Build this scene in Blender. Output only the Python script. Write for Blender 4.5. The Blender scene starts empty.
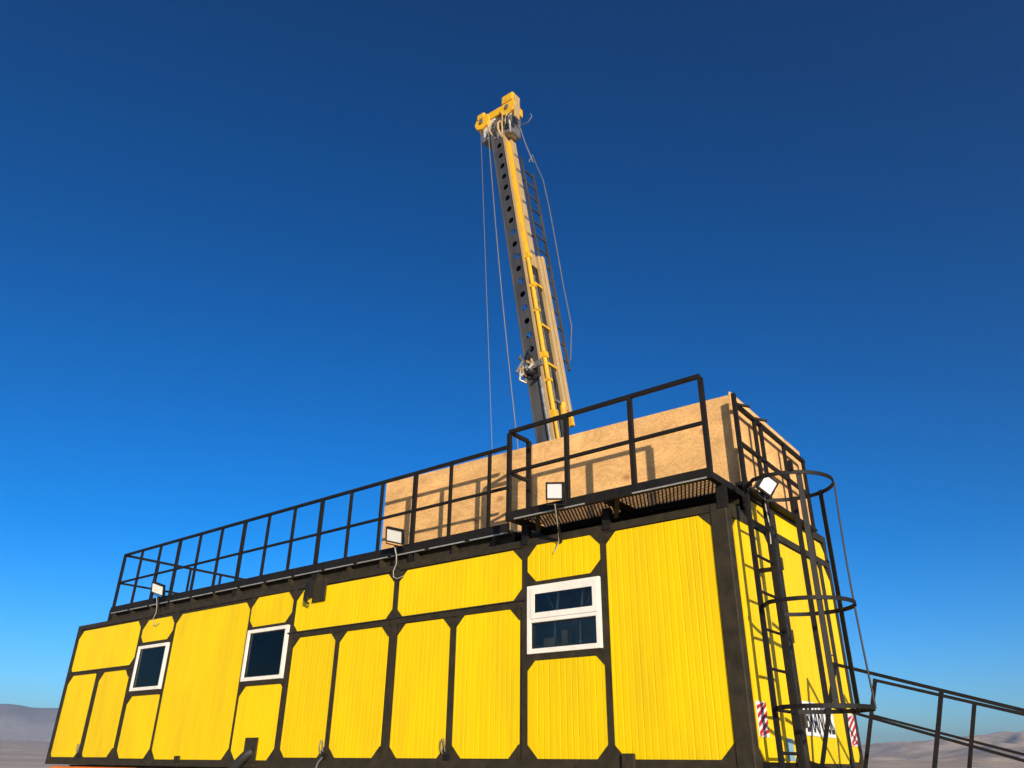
import bpy, math, random
from mathutils import Vector, Matrix, noise
random.seed(7)
R = math.radians
scn = bpy.context.scene
C = scn.collection

# ------------------------------------------------------------------ camera
cd = bpy.data.cameras.new('camera'); cam = bpy.data.objects.new('camera', cd); C.objects.link(cam)
yaw, pit, rol = 0.67132859, 0.4585011, 0.0107425
fw = Vector((-math.sin(yaw)*math.cos(pit), math.cos(yaw)*math.cos(pit), math.sin(pit)))
rt = Vector((math.cos(yaw), math.sin(yaw), 0)); up = rt.cross(fw)
r2 = math.cos(rol)*rt + math.sin(rol)*up; u2 = -math.sin(rol)*rt + math.cos(rol)*up
m = Matrix((r2, u2, -fw)).transposed().to_4x4(); m.translation = (0, -7, 1.6); cam.matrix_world = m
cd.sensor_fit = 'HORIZONTAL'; cd.sensor_width = 36; cd.lens = 771.13/1024*36
cd.clip_start = 0.1; cd.clip_end = 60000
scn.camera = cam

# ------------------------------------------------------------------ sky, sun, exposure
SUN_AZ, SUN_EL = 53.0, 12.3        # light travels (-sin az, cos az): the sun stands right of and behind the camera
L = Vector((-math.sin(R(SUN_AZ))*math.cos(R(SUN_EL)), math.cos(R(SUN_AZ))*math.cos(R(SUN_EL)), -math.sin(R(SUN_EL))))
w = bpy.data.worlds.new('World'); scn.world = w; w.use_nodes = True
nt = w.node_tree; nt.nodes.clear()
out = nt.nodes.new('ShaderNodeOutputWorld'); bg = nt.nodes.new('ShaderNodeBackground'); sky = nt.nodes.new('ShaderNodeTexSky')
sky.sky_type = 'NISHITA'; sky.sun_disc = False
sky.sun_elevation = R(SUN_EL)
S = -L
sky.sun_rotation = math.atan2(S.x, S.y)
sky.altitude = 1500; sky.air_density = 1.0; sky.dust_density = 1.6; sky.ozone_density = 4.0
hs = nt.nodes.new('ShaderNodeHueSaturation'); hs.inputs['Saturation'].default_value = 1.13; hs.inputs['Hue'].default_value = .4975; hs.inputs['Value'].default_value = 1.0
gm_ = nt.nodes.new('ShaderNodeGamma'); gm_.inputs[1].default_value = 1.49
nt.links.new(sky.outputs[0], gm_.inputs[0]); nt.links.new(gm_.outputs[0], hs.inputs['Color']); nt.links.new(hs.outputs[0], bg.inputs[0]); nt.links.new(bg.outputs[0], out.inputs[0])
bg.inputs[1].default_value = 0.060
sd = bpy.data.lights.new('sun', 'SUN'); sd.energy = 5.0; sd.angle = R(0.55); sd.color = (1.0, 0.89, 0.73)
so = bpy.data.objects.new('sun', sd); C.objects.link(so); so.location = (30, -30, 40)
so.rotation_euler = L.to_track_quat('-Z', 'Y').to_euler()
scn.view_settings.view_transform = 'Standard'; scn.view_settings.look = 'None'
scn.view_settings.exposure = 0.38; scn.view_settings.gamma = 1.0
scn.render.engine = 'CYCLES'

# ------------------------------------------------------------------ materials
MATS = {}
def mat(name, col, rough=0.6, metal=0.0, var=0.15, scale=4.0, bump=0.0, bscale=60.0, dirt=None, dirt_amt=0.0, dscale=1.5, spec=0.5, stretch=(1, 1, 1), streak=0.0):
    mt = bpy.data.materials.new(name); mt.use_nodes = True; n = mt.node_tree.nodes; l = mt.node_tree.links
    b = n['Principled BSDF']; b.inputs['Roughness'].default_value = rough; b.inputs['Metallic'].default_value = metal
    b.inputs['Specular IOR Level'].default_value = spec
    g = n.new('ShaderNodeNewGeometry'); mp = n.new('ShaderNodeMapping'); mp.inputs['Scale'].default_value = stretch
    l.new(g.outputs['Position'], mp.inputs['Vector'])
    nz = n.new('ShaderNodeTexNoise'); nz.inputs['Scale'].default_value = scale; nz.inputs['Detail'].default_value = 8
    l.new(mp.outputs[0], nz.inputs['Vector'])
    mr = n.new('ShaderNodeMapRange'); mr.inputs['From Min'].default_value = .3; mr.inputs['From Max'].default_value = .7
    mr.inputs['To Min'].default_value = 1-var; mr.inputs['To Max'].default_value = 1+var
    l.new(nz.outputs[0], mr.inputs[0])
    mx = n.new('ShaderNodeMix'); mx.data_type = 'RGBA'; mx.blend_type = 'MULTIPLY'; mx.inputs[0].default_value = 1
    mx.inputs[6].default_value = (*col, 1); l.new(mr.outputs[0], mx.inputs[7])
    res = mx.outputs[2]
    if dirt:
        n2 = n.new('ShaderNodeTexNoise'); n2.inputs['Scale'].default_value = dscale; n2.inputs['Detail'].default_value = 10; n2.inputs['Roughness'].default_value = .65
        l.new(mp.outputs[0], n2.inputs['Vector'])
        m2 = n.new('ShaderNodeMapRange'); m2.inputs['From Min'].default_value = .45; m2.inputs['From Max'].default_value = .75
        m2.inputs['To Max'].default_value = dirt_amt; l.new(n2.outputs[0], m2.inputs[0])
        m3 = n.new('ShaderNodeMix'); m3.data_type = 'RGBA'; l.new(m2.outputs[0], m3.inputs[0]); l.new(res, m3.inputs[6]); m3.inputs[7].default_value = (*dirt, 1)
        res = m3.outputs[2]
    if streak:
        ms_ = n.new('ShaderNodeMapping'); ms_.inputs['Scale'].default_value = (9, 9, .45); l.new(g.outputs['Position'], ms_.inputs['Vector'])
        n4 = n.new('ShaderNodeTexNoise'); n4.inputs['Scale'].default_value = 1.6; n4.inputs['Detail'].default_value = 9; n4.inputs['Roughness'].default_value = .7; l.new(ms_.outputs[0], n4.inputs['Vector'])
        m4 = n.new('ShaderNodeMapRange'); m4.inputs['From Min'].default_value = .38; m4.inputs['From Max'].default_value = .66; m4.inputs['To Min'].default_value = 1-streak; m4.inputs['To Max'].default_value = 1.03; l.new(n4.outputs[0], m4.inputs[0])
        oi = n.new('ShaderNodeObjectInfo'); m5 = n.new('ShaderNodeMapRange'); m5.inputs['To Min'].default_value = .93; m5.inputs['To Max'].default_value = 1.04; l.new(oi.outputs['Random'], m5.inputs[0])
        m6 = n.new('ShaderNodeMath'); m6.operation = 'MULTIPLY'; l.new(m4.outputs[0], m6.inputs[0]); l.new(m5.outputs[0], m6.inputs[1])
        m7 = n.new('ShaderNodeMix'); m7.data_type = 'RGBA'; m7.blend_type = 'MULTIPLY'; m7.inputs[0].default_value = 1; l.new(res, m7.inputs[6]); l.new(m6.outputs[0], m7.inputs[7]); res = m7.outputs[2]
    l.new(res, b.inputs['Base Color'])
    if bump:
        n3 = n.new('ShaderNodeTexNoise'); n3.inputs['Scale'].default_value = bscale; n3.inputs['Detail'].default_value = 6
        l.new(mp.outputs[0], n3.inputs['Vector'])
        bp = n.new('ShaderNodeBump'); bp.inputs['Strength'].default_value = bump; bp.inputs['Distance'].default_value = .01
        l.new(n3.outputs[0], bp.inputs['Height']); l.new(bp.outputs[0], b.inputs['Normal'])
    MATS[name] = mt
    return mt
mat('yellow_paint', (0.85, 0.565, 0.0), .5, var=.05, scale=1.2, bump=.12, bscale=5, dirt=(.62, .37, .012), dirt_amt=.4, dscale=2.2, stretch=(1, 1, .35), spec=.22, streak=.075)
mat('frame_paint', (0.028, 0.0215, 0.011), .6, var=.3, scale=9, bump=.15, bscale=70, dirt=(.075, .053, .027), dirt_amt=.4, dscale=7, spec=.25)
mat('rail_paint', (0.011, 0.0095, 0.008), .62, var=.3, scale=14, bump=.1, bscale=120, dirt=(.035, .025, .015), dirt_amt=.25, dscale=10, spec=.2)
mat('galvanised', (0.36, 0.34, 0.29), .45, .3, var=.2, scale=12)
mat('white_upvc', (0.82, 0.76, 0.64), .35, var=.05, scale=6, dirt=(.45, .38, .28), dirt_amt=.25, dscale=9)
mat('rubber_gasket', (0.015, 0.015, 0.015), .7)
mat('orange_paint', (0.75, 0.17, 0.012), .45, var=.1, dirt=(.25, .14, .07), dirt_amt=.4)
mat('roof_steel', (0.10, 0.09, 0.075), .6, var=.3, dirt=(.25, .2, .14), dirt_amt=.5)
mat('mast_grey', (0.055, 0.055, 0.058), .5, .15, var=.3, scale=5, bump=.1, bscale=40, dirt=(.14, .115, .085), dirt_amt=.6, dscale=4, stretch=(1, 1, .25))
mat('mast_tan', (0.54, 0.36, 0.155), .5, .1, var=.3, scale=6, dirt=(.13, .09, .05), dirt_amt=.8, dscale=6, stretch=(1, 1, .2))
mat('mast_yellow', (0.80, 0.43, 0.010), .45, var=.2, scale=7, dirt=(.16, .10, .045), dirt_amt=.8, dscale=7)
mat('machine_steel', (0.30, 0.28, 0.25), .4, .6, var=.35, scale=14, dirt=(.07, .055, .04), dirt_amt=.7, dscale=12)
mat('rusty_mesh', (0.07, 0.038, 0.022), .75, var=.35, scale=8)
mat('polished_rod', (0.78, 0.76, 0.72), .18, .9, var=.1)
mat('light_patch', (0.55, 0.51, 0.44), .5, var=.15, dirt=(.3, .25, .2), dirt_amt=.4, dscale=12)
mat('wire_steel', (0.16, 0.155, 0.15), .55, .3, var=.1)
mat('black_plastic', (0.014, 0.0135, 0.012), .6, var=.2, spec=.25)
mat('black_rubber', (0.018, 0.017, 0.016), .65, var=.2, bump=.1)
mat('lamp_diffuser', (0.74, 0.73, 0.68), .3, var=.03)
mat('pale_cable', (0.42, 0.37, 0.29), .5, var=.1)
mat('sign_white', (0.82, 0.80, 0.76), .4, var=.06, dirt=(.4, .33, .25), dirt_amt=.25, dscale=8)
mat('sign_red', (0.52, 0.02, 0.025), .4, var=.08)
mat('sign_black', (0.015, 0.014, 0.014), .5)
mat('sign_blue', (0.20, 0.36, 0.45), .4, var=.1, dirt=(.5, .5, .45), dirt_amt=.3, dscale=10)
mat('inner_lining', (0.36, 0.37, 0.33), .7, var=.2)
mat('batten_wood', (0.36, 0.22, 0.10), .7, var=.25, scale=12, stretch=(.3, .3, 1))

def plywood_mat(name, seed, tint=1.0):
    mt = bpy.data.materials.new(name); mt.use_nodes = True; n = mt.node_tree.nodes; l = mt.node_tree.links
    b = n['Principled BSDF']; b.inputs['Roughness'].default_value = .68; b.inputs['Specular IOR Level'].default_value = .3
    g = n.new('ShaderNodeNewGeometry'); mp = n.new('ShaderNodeMapping')
    mp.inputs['Location'].default_value = (seed*3.7, seed*1.3, seed*2.1); mp.inputs['Scale'].default_value = (1.0, 1.0, 2.4)
    l.new(g.outputs['Position'], mp.inputs['Vector'])
    # rotary-cut figure: contour bands of a stretched, warped noise
    nz = n.new('ShaderNodeTexNoise'); nz.inputs['Scale'].default_value = 1.3; nz.inputs['Detail'].default_value = 3; nz.inputs['Distortion'].default_value = .8
    l.new(mp.outputs[0], nz.inputs['Vector'])
    mu = n.new('ShaderNodeMath'); mu.operation = 'MULTIPLY'; mu.inputs[1].default_value = 85; l.new(nz.outputs[0], mu.inputs[0])
    sn = n.new('ShaderNodeMath'); sn.operation = 'SINE'; l.new(mu.outputs[0], sn.inputs[0])
    fine = n.new('ShaderNodeTexNoise'); fine.inputs['Scale'].default_value = 38; fine.inputs['Detail'].default_value = 8; fine.inputs['Roughness'].default_value = .7
    l.new(mp.outputs[0], fine.inputs['Vector'])
    ad = n.new('ShaderNodeMath'); ad.operation = 'MULTIPLY_ADD'; ad.inputs[1].default_value = .05; l.new(sn.outputs[0], ad.inputs[0]); l.new(fine.outputs[0], ad.inputs[2])
    cr = n.new('ShaderNodeValToRGB'); e = cr.color_ramp.elements
    e[0].position = .28; e[0].color = (.56*tint, .255*tint, .072*tint, 1); e[1].position = .64; e[1].color = (.88*tint, .53*tint, .205*tint, 1)
    l.new(ad.outputs[0], cr.inputs[0])
    big = n.new('ShaderNodeTexNoise'); big.inputs['Scale'].default_value = 2.6; big.inputs['Detail'].default_value = 5; l.new(mp.outputs[0], big.inputs['Vector'])
    bm = n.new('ShaderNodeMapRange'); bm.inputs['From Min'].default_value = .3; bm.inputs['From Max'].default_value = .7; bm.inputs['To Min'].default_value = .82; bm.inputs['To Max'].default_value = 1.12
    l.new(big.outputs[0], bm.inputs[0])
    mx = n.new('ShaderNodeMix'); mx.data_type = 'RGBA'; mx.blend_type = 'MULTIPLY'; mx.inputs[0].default_value = 1
    l.new(cr.outputs[0], mx.inputs[6]); l.new(bm.outputs[0], mx.inputs[7])
    # knots
    mk = n.new('ShaderNodeMapping'); mk.inputs['Location'].default_value = (seed*5.1, 0, seed); mk.inputs['Scale'].default_value = (2.0, 2.0, 2.9)
    l.new(g.outputs['Position'], mk.inputs['Vector'])
    vo = n.new('ShaderNodeTexVoronoi'); vo.inputs['Scale'].default_value = 1.1; l.new(mk.outputs[0], vo.inputs['Vector'])
    kr = n.new('ShaderNodeMapRange'); kr.inputs['From Min'].default_value = .03; kr.inputs['From Max'].default_value = .17; kr.inputs['To Min'].default_value = .75; kr.inputs['To Max'].default_value = 0
    l.new(vo.outputs['Distance'], kr.inputs[0])
    kn = n.new('ShaderNodeMix'); kn.data_type = 'RGBA'; l.new(kr.outputs[0], kn.inputs[0]); l.new(mx.outputs[2], kn.inputs[6]); kn.inputs[7].default_value = (.30, .125, .05, 1)
    l.new(kn.outputs[2], b.inputs['Base Color'])
    bp = n.new('ShaderNodeBump'); bp.inputs['Strength'].default_value = .05; bp.inputs['Distance'].default_value = .002; l.new(fine.outputs[0], bp.inputs['Height']); l.new(bp.outputs[0], b.inputs['Normal'])
    MATS[name] = mt
plywood_mat('plywood_a', 1.0); plywood_mat('plywood_b', 2.3, .95); plywood_mat('plywood_c', 4.1, 1.04)

def glass_mat():
    mt = bpy.data.materials.new('window_glass'); mt.use_nodes = True; n = mt.node_tree.nodes; l = mt.node_tree.links; n.clear()
    o_ = n.new('ShaderNodeOutputMaterial'); tr_ = n.new('ShaderNodeBsdfTransparent'); tr_.inputs[0].default_value = (.86, .90, .86, 1)
    gl = n.new('ShaderNodeBsdfGlossy'); gl.inputs['Roughness'].default_value = .02; fr = n.new('ShaderNodeFresnel'); fr.inputs[0].default_value = 1.42
    g = n.new('ShaderNodeNewGeometry'); nz = n.new('ShaderNodeTexNoise'); nz.inputs['Scale'].default_value = 3.5; l.new(g.outputs['Position'], nz.inputs['Vector'])
    bp = n.new('ShaderNodeBump'); bp.inputs['Strength'].default_value = .06; bp.inputs['Distance'].default_value = .02; l.new(nz.outputs[0], bp.inputs['Height'])
    l.new(bp.outputs[0], gl.inputs['Normal'])
    mx = n.new('ShaderNodeMixShader'); l.new(fr.outputs[0], mx.inputs[0]); l.new(tr_.outputs[0], mx.inputs[1]); l.new(gl.outputs[0], mx.inputs[2]); l.new(mx.outputs[0], o_.inputs[0])
    MATS['window_glass'] = mt
glass_mat()

def ground_mat():
    mt = bpy.data.materials.new('dry_steppe'); mt.use_nodes = True; n = mt.node_tree.nodes; l = mt.node_tree.links
    b = n['Principled BSDF']; b.inputs['Roughness'].default_value = .95; b.inputs['Specular IOR Level'].default_value = .1
    g = n.new('ShaderNodeNewGeometry')
    def nz(s, d=8): 
        x = n.new('ShaderNodeTexNoise'); x.inputs['Scale'].default_value = s; x.inputs['Detail'].default_value = d; x.inputs['Roughness'].default_value = .62
        l.new(g.outputs['Position'], x.inputs['Vector']); return x
    a = nz(.004); c = nz(.06); d = nz(2.5)
    cr = n.new('ShaderNodeValToRGB'); e = cr.color_ramp.elements; e[0].position = .35; e[0].color = (.58, .42, .28, 1); e[1].position = .65; e[1].color = (.78, .62, .47, 1)
    l.new(a.outputs[0], cr.inputs[0])
    s1 = n.new('ShaderNodeMath'); s1.operation = 'ADD'; l.new(c.outputs[0], s1.inputs[0]); l.new(d.outputs[0], s1.inputs[1])
    mr = n.new('ShaderNodeMapRange'); mr.inputs['From Min'].default_value = .7; mr.inputs['From Max'].default_value = 1.3; mr.inputs['To Min'].default_value = .62; mr.inputs['To Max'].default_value = 1.3
    l.new(s1.outputs[0], mr.inputs[0])
    mx = n.new('ShaderNodeMix'); mx.data_type = 'RGBA'; mx.blend_type = 'MULTIPLY'; mx.inputs[0].default_value = 1; l.new(cr.outputs[0], mx.inputs[6]); l.new(mr.outputs[0], mx.inputs[7])
    l.new(mx.outputs[2], b.inputs['Base Color']); MATS['dry_steppe'] = mt
    m2 = mt.copy(); m2.name = 'bare_hill'; MATS['bare_hill'] = m2
    r_ = [q for q in m2.node_tree.nodes if q.type == 'VALTORGB'][0].color_ramp.elements; r_[0].color = (.27, .25, .25, 1); r_[1].color = (.38, .36, .35, 1)
ground_mat()

# ------------------------------------------------------------------ mesh helpers
class MB:
    def __init__(s): s.v = []; s.f = []
    def box(s, a, b):
        x0, y0, z0 = a; x1, y1, z1 = b; k = len(s.v)
        s.v += [(x0,y0,z0),(x1,y0,z0),(x1,y1,z0),(x0,y1,z0),(x0,y0,z1),(x1,y0,z1),(x1,y1,z1),(x0,y1,z1)]
        s.f += [tuple(k+i for i in q) for q in ((3,2,1,0),(4,5,6,7),(0,1,5,4),(1,2,6,5),(2,3,7,6),(3,0,4,7))]
        return s
    def bar(s, p, q, wd, ht=None, ref=(0, 0, 1)):
        p = Vector(p); q = Vector(q); ht = ht or wd; d = (q-p).normalized(); ref = Vector(ref)
        if abs(d.dot(ref)) > .98: ref = Vector((0, 1, 0))
        a = d.cross(ref).normalized()*wd/2; b = a.cross(d).normalized()*ht/2; k = len(s.v)
        for c in (p, q): s.v += [tuple(c-a-b), tuple(c+a-b), tuple(c+a+b), tuple(c-a+b)]
        s.f += [tuple(k+i for i in t) for t in ((0,1,2,3),(7,6,5,4),(0,4,5,1),(1,5,6,2),(2,6,7,3),(3,7,4,0))]
        return s
    def tube(s, pts, r, n=10, cap=True):
        pts = [Vector(p) for p in pts]; k = len(s.v); a = None; N = len(pts)
        rs = r if isinstance(r, (list, tuple)) else [r]*N
        for i, p in enumerate(pts):
            d = (pts[min(i+1, N-1)]-pts[max(i-1, 0)]).normalized()
            if a is None:
                a = d.orthogonal().normalized()
            else: a = (a-d*a.dot(d)).normalized()
            b = d.cross(a)
            for j in range(n):
                t = 2*math.pi*j/n; s.v.append(tuple(p+(a*math.cos(t)+b*math.sin(t))*rs[i]))
        for i in range(N-1):
            for j in range(n): s.f.append((k+i*n+j, k+i*n+(j+1) % n, k+(i+1)*n+(j+1) % n, k+(i+1)*n+j))
        if cap: s.f.append(tuple(k+j for j in range(n))[::-1]); s.f.append(tuple(k+(N-1)*n+j for j in range(n)))
        return s
    def prism(s, poly, fn0, fn1):
        k = len(s.v); n = len(poly)
        s.v += [fn0(p) for p in poly] + [fn1(p) for p in poly]
        s.f += [tuple(k+i for i in range(n)), tuple(k+n+i for i in range(n))[::-1]]
        for i in range(n): j = (i+1) % n; s.f.append((k+i, k+n+i, k+n+j, k+j))
        return s
    def hoop(s, c, r, wd, th, n=40, z=None, a0=0, a1=360):
        k = len(s.v); closed = (a1-a0) >= 360; m_ = n if closed else n+1
        for i in range(m_):
            t = R(a0+(a1-a0)*i/n)
            for rr, zz in ((r-th/2, -wd/2), (r+th/2, -wd/2), (r+th/2, wd/2), (r-th/2, wd/2)):
                s.v.append((c[0]+rr*math.cos(t), c[1]+rr*math.sin(t), c[2]+zz))
        for i in range(n):
            j = (i+1) % m_
            for q in range(4): s.f.append((k+i*4+q, k+j*4+q, k+j*4+(q+1) % 4, k+i*4+(q+1) % 4))
        if not closed:
            s.f.append((k, k+1, k+2, k+3)); e = k+n*4; s.f.append((e+3, e+2, e+1, e))
        return s
WORLD = {}
def base_of(p):
    return WORLD.get(p.name, Vector((0, 0, 0))) if p else Vector((0, 0, 0))
def build(mb, name, mt, parent=None, local=False, smooth=False, bevel=0.0, label=None):
    o0 = Vector((0, 0, 0)) if (local or not parent) else base_of(parent)
    me = bpy.data.meshes.new(name); me.from_pydata([tuple(Vector(v)-o0) for v in mb.v], [], mb.f)
    import bmesh
    bm = bmesh.new(); bm.from_mesh(me); bmesh.ops.recalc_face_normals(bm, faces=bm.faces); bm.to_mesh(me); bm.free()
    me.materials.append(MATS[mt]); o = bpy.data.objects.new(name, me); C.objects.link(o)
    if smooth:
        for p in me.polygons: p.use_smooth = True
        md = o.modifiers.new('es', 'EDGE_SPLIT'); md.split_angle = R(40)
    if bevel:
        md = o.modifiers.new('bevel', 'BEVEL'); md.width = bevel; md.segments = 2; md.limit_method = 'ANGLE'
    if parent: o.parent = parent; WORLD[o.name] = o0
    else: WORLD[o.name] = Vector((0, 0, 0))
    if label: o['label'] = label
    return o
def tag(o, label, cat, group=None, kind=None):
    o['label'] = label
    if cat: o['category'] = cat
    if group: o['group'] = group
    if kind: o['kind'] = kind
    return o
def thing(name, loc, label, cat, group=None, rot=None):
    o = bpy.data.objects.new(name, None); C.objects.link(o); o.location = loc; o.empty_display_size = .3
    if rot: o.rotation_euler = rot
    WORLD[o.name] = Vector(loc); return tag(o, label, cat, group)

# ------------------------------------------------------------------ ground and hills
def sstep(a, b, x):
    t = min(1, max(0, (x-a)/(b-a))); return t*t*(3-2*t)
def bell(a, c, w_):
    d = (a-c+180) % 360-180; return math.exp(-(d/w_)**2)
CX, CY = 0, -7
def height(r, az):     # az: degrees, 0 = +y, positive toward +x
    x = CX+r*math.sin(R(az)); y = CY+r*math.cos(R(az))
    h = .02*(noise.noise(Vector((x*.3, y*.3, 0))))*sstep(10, 30, r)
    h += r*.0105*sstep(150, 2600, r)*bell(az, -72, 26)                        # plain tilting up to the left
    rid = noise.noise(Vector((x*.0011, y*.0011, 3.1)))+.55*noise.noise(Vector((x*.0031, y*.0031, 7.7)))+.3*noise.noise(Vector((x*.0085, y*.0085, 1.7)))
    sec = bell(az, 8, 26)                                                       # hills beyond the stairs
    h += sec*(sstep(200, 1900, r)*r*.040 + sstep(700, 2000, r)*rid*40 + sstep(700, 1500, r)*(1-sstep(1900, 2300, r))*12*noise.noise(Vector((x*.004, y*.004, 9))) + sstep(250, 900, r)*(15*noise.noise(Vector((x*.0075, y*.0055, 4.2)))+9*(1-2*abs(noise.noise(Vector((x*.012, y*.009, 5.5)))))+3.5*noise.noise(Vector((x*.03, y*.024, 6.2)))))
    sec2 = bell(az, -150, 60)+bell(az, 110, 50)                                # hills all round, behind the camera too
    h += sec2*sstep(300, 1800, r)*r*.038*(1+.5*rid)
    if r > 2400: 
        k = 1-sstep(2600, 6500, r)*.0
        h = min(h, 112+30*rid) if r < 6000 else min(h, 100)
    return h
mb = MB(); NA = 1100; rad = [0.5]
while rad[-1] < 9000: rad.append(rad[-1]*(1.085 if rad[-1] < 250 else 1.032)+.15)
for r in rad:
    for i in range(NA):
        az = 360*i/NA; mb.v.append((CX+r*math.sin(R(az)), CY+r*math.cos(R(az)), height(r, az)))
for i in range(len(rad)-1):
    for j in range(NA): mb.f.append((i*NA+j, (i+1)*NA+j, (i+1)*NA+(j+1) % NA, i*NA+(j+1) % NA))
mb.f.append(tuple(range(NA))[::-1])
g = build(mb, 'ground', 'dry_steppe', smooth=False); tag(g, 'dry brown gravel steppe rolling out to the horizon', None, kind='structure')
for p in g.data.polygons: p.use_smooth = True

def far_ridge(name, az0, az1, r0, r1, hgt, label, seed):
    mb = MB(); na, nr = 160, 24
    for i in range(nr+1):
        r = r0+(r1-r0)*i/nr
        for j in range(na+1):
            az = az0+(az1-az0)*j/na; x = CX+r*math.sin(R(az)); y = CY+r*math.cos(R(az))
            prof = math.sin(math.pi*min(1, i/nr))**.8; edge = sstep(0, .12, j/na)*(1-sstep(.88, 1, j/na))
            rr = 1+.16*noise.noise(Vector((az*.16, 0, seed)))+.05*noise.noise(Vector((az*.7, 0, seed+3)))+.10*noise.noise(Vector((x*.0016, y*.0016, seed)))*prof
            mb.v.append((x, y, -6+(hgt+6)*prof*rr*edge))
    for i in range(nr):
        for j in range(na): a = i*(na+1)+j; mb.f.append((a, a+na+1, a+na+2, a+1))
    o = build(mb, name, 'bare_hill'); tag(o, label, None, kind='structure')
    for p in o.data.polygons: p.use_smooth = True
far_ridge('hill', -130, -30, 3900, 5600, 232, 'long blue-grey hill ridge far off on the left', 2.0)

# ------------------------------------------------------------------ trailer under the cabin
XL, XR, WY, ZB, ZT = -16.24, -2.87, 3.04, 1.53, 3.93
tr = thing('trailer', (-9.5, 1.5, 0), 'orange low trailer chassis carrying the yellow cabin', 'trailer')
for y in (.08, 2.86): build(MB().box((XL+.02, y, 1.22), (-13.2, y+.1, ZB-.03)), 'side_beam', 'orange_paint', tr, bevel=.008)
for y in (.7, 2.2): build(MB().box((XL+.1, y, 1.05), (XR-.1, y+.16, ZB-.004)), 'main_beam', 'roof_steel', tr)
for i in range(9):
    x = XL+.5+i*1.56; build(MB().box((x, .2, 1.32), (x+.1, 2.84, ZB-.006)), 'cross_member', 'roof_steel', tr)
for y in (.09, 2.87): build(MB().box((-13.18, y, 1.30), (XR-.02, y+.08, ZB-.03)), 'side_beam', 'roof_steel', tr)
for x in (-13.6, -12.4, -6.4, -5.2):
    for y in (.42, 2.62):
        wh = build(MB().tube([(x, y-.15, .5), (x, y-.14, .5), (x, y+.14, .5), (x, y+.15, .5)], [.44, .5, .5, .44], 28), 'wheel', 'black_rubber', tr, smooth=True)
        build(MB().tube([(x, y-.165, .5), (x, y+.165, .5)], .26, 20), 'rim', 'orange_paint', wh, smooth=True)
    build(MB().tube([(x, .3, .5), (x, 2.74, .5)], .07, 12), 'axle', 'roof_steel', tr)
    for y in (.74, 2.24): build(MB().box((x-.09, y, .45), (x+.09, y+.1, 1.06)), 'spring_hanger', 'roof_steel', tr)

# ------------------------------------------------------------------ the cabin
cab = thing('drilling_cabin', (-9.55, 1.5, ZB), 'long yellow ribbed-panel cabin with dark steel frame on a trailer', 'cabin')
FP = -.006   # front plane of the frame; panels lie at y = 0
# inner core so that nothing shines through
build(MB().box((XL+.03, .75, ZB+.03), (XR-.06, WY-.05, ZT-.03)), 'inner_shell', 'inner_lining', cab)
build(MB().box((XL+.03, .05, ZB+.001), (XR-.06, .749, ZB+.028)), 'floor', 'roof_steel', cab)
build(MB().box((XL+.01, .01, ZT-.028), (XR-.01, WY-.01, ZT-.002)), 'roof', 'roof_steel', cab)
def panel_mesh(u0, u1, z0, z1, ch, fn, pitch=.072, depth=.0045, seed=0):
    """octagonal sheet with pressed vertical ribs; ch = chamfers (bl, br, tr, tl); fn(u, d, z) -> point"""
    rnd = random.Random(seed); us = []
    bl, br, t_r, tl = ch; u = u0+pitch*rnd.uniform(.3, .9)
    us = [(u0, 0)]
    while u < u1-.03:
        k = depth*rnd.uniform(.6, 1.2)
        us += [(u-.010, 0), (u-.004, k), (u+.004, k), (u+.010, 0)]; u += pitch
    us += [(u1, 0)]
    for c in (u0+bl, u0+tl, u1-br, u1-t_r):
        us.append((c, None))
    us.sort(key=lambda t: t[0])
    last = 0; cl = []
    for a, d in us:
        if cl and abs(a-cl[-1][0]) < 1e-5: continue
        if d is None: d = last
        last = d; cl.append((a, d))
    mb = MB()
    for a, d in cl:
        lo = z0+max(0, bl-(a-u0), br-(u1-a)); hi = z1-max(0, tl-(a-u0), t_r-(u1-a))
        mb.v += [fn(a, d, lo), fn(a, d, hi), fn(a, .03, lo), fn(a, .03, hi)]
    n = len(cl)
    for i in range(n-1):
        a, b = 4*i, 4*i+4
        mb.f += [(a, b, b+1, a+1), (a, a+2, b+2, b), (a+1, b+1, b+3, a+3)]
    mb.f += [(0, 1, 3, 2), (4*n-4, 4*n-2, 4*n-1, 4*n-3)]
    return mb
FR = lambda u, d, z: (u, d, z)
c_ = .13
front = [  # x0, x1, z0, z1, chamfers (bottom-left, bottom-right, top-right, top-left)
 (-16.12, -13.83, 3.08, 3.82, (.05, .13, .13, .14)),
 (-16.12, -15.08, 1.645, 3.01, (.05, .13, .05, .14)), (-14.93, -13.92, 1.645, 3.01, (.05, .14, .12, .14)),
 (-13.75, -12.74, 3.43, 3.80, (.10, .13, .12, .15)), (-13.76, -12.74, 1.63, 2.565, (.12, .14, .05, .13)),
 (-12.67, -10.605, 1.62, 3.80, (.13, .15, .12, .14)),
 (-10.57, -9.56, 3.41, 3.84, (.10, .13, .13, .14)), (-10.55, -9.56, 1.62, 2.575, (.12, .14, .06, .13)),
 (-9.475, -7.475, 3.25, 3.83, (.10, .12, .12, .14)),
 (-9.43, -8.53, 1.655, 3.165, (.10, .13, .10, .13)), (-8.44, -7.515, 1.655, 3.165, (.12, .13, .13, .13)),
 (-7.38, -5.385, 3.255, 3.835, (.10, .13, .13, .13)),
 (-7.345, -6.455, 1.655, 3.165, (.12, .13, .12, .13)), (-6.355, -5.42, 1.655, 3.17, (.13, .14, .13, .12)),
 (-5.305, -4.335, 3.44, 3.85, (.12, .13, .12, .13)), (-5.305, -4.33, 1.655, 2.60, (.13, .13, .10, .10)),
 (-4.255, -3.045, 1.655, 3.84, (.12, .14, .13, .12))]
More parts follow.
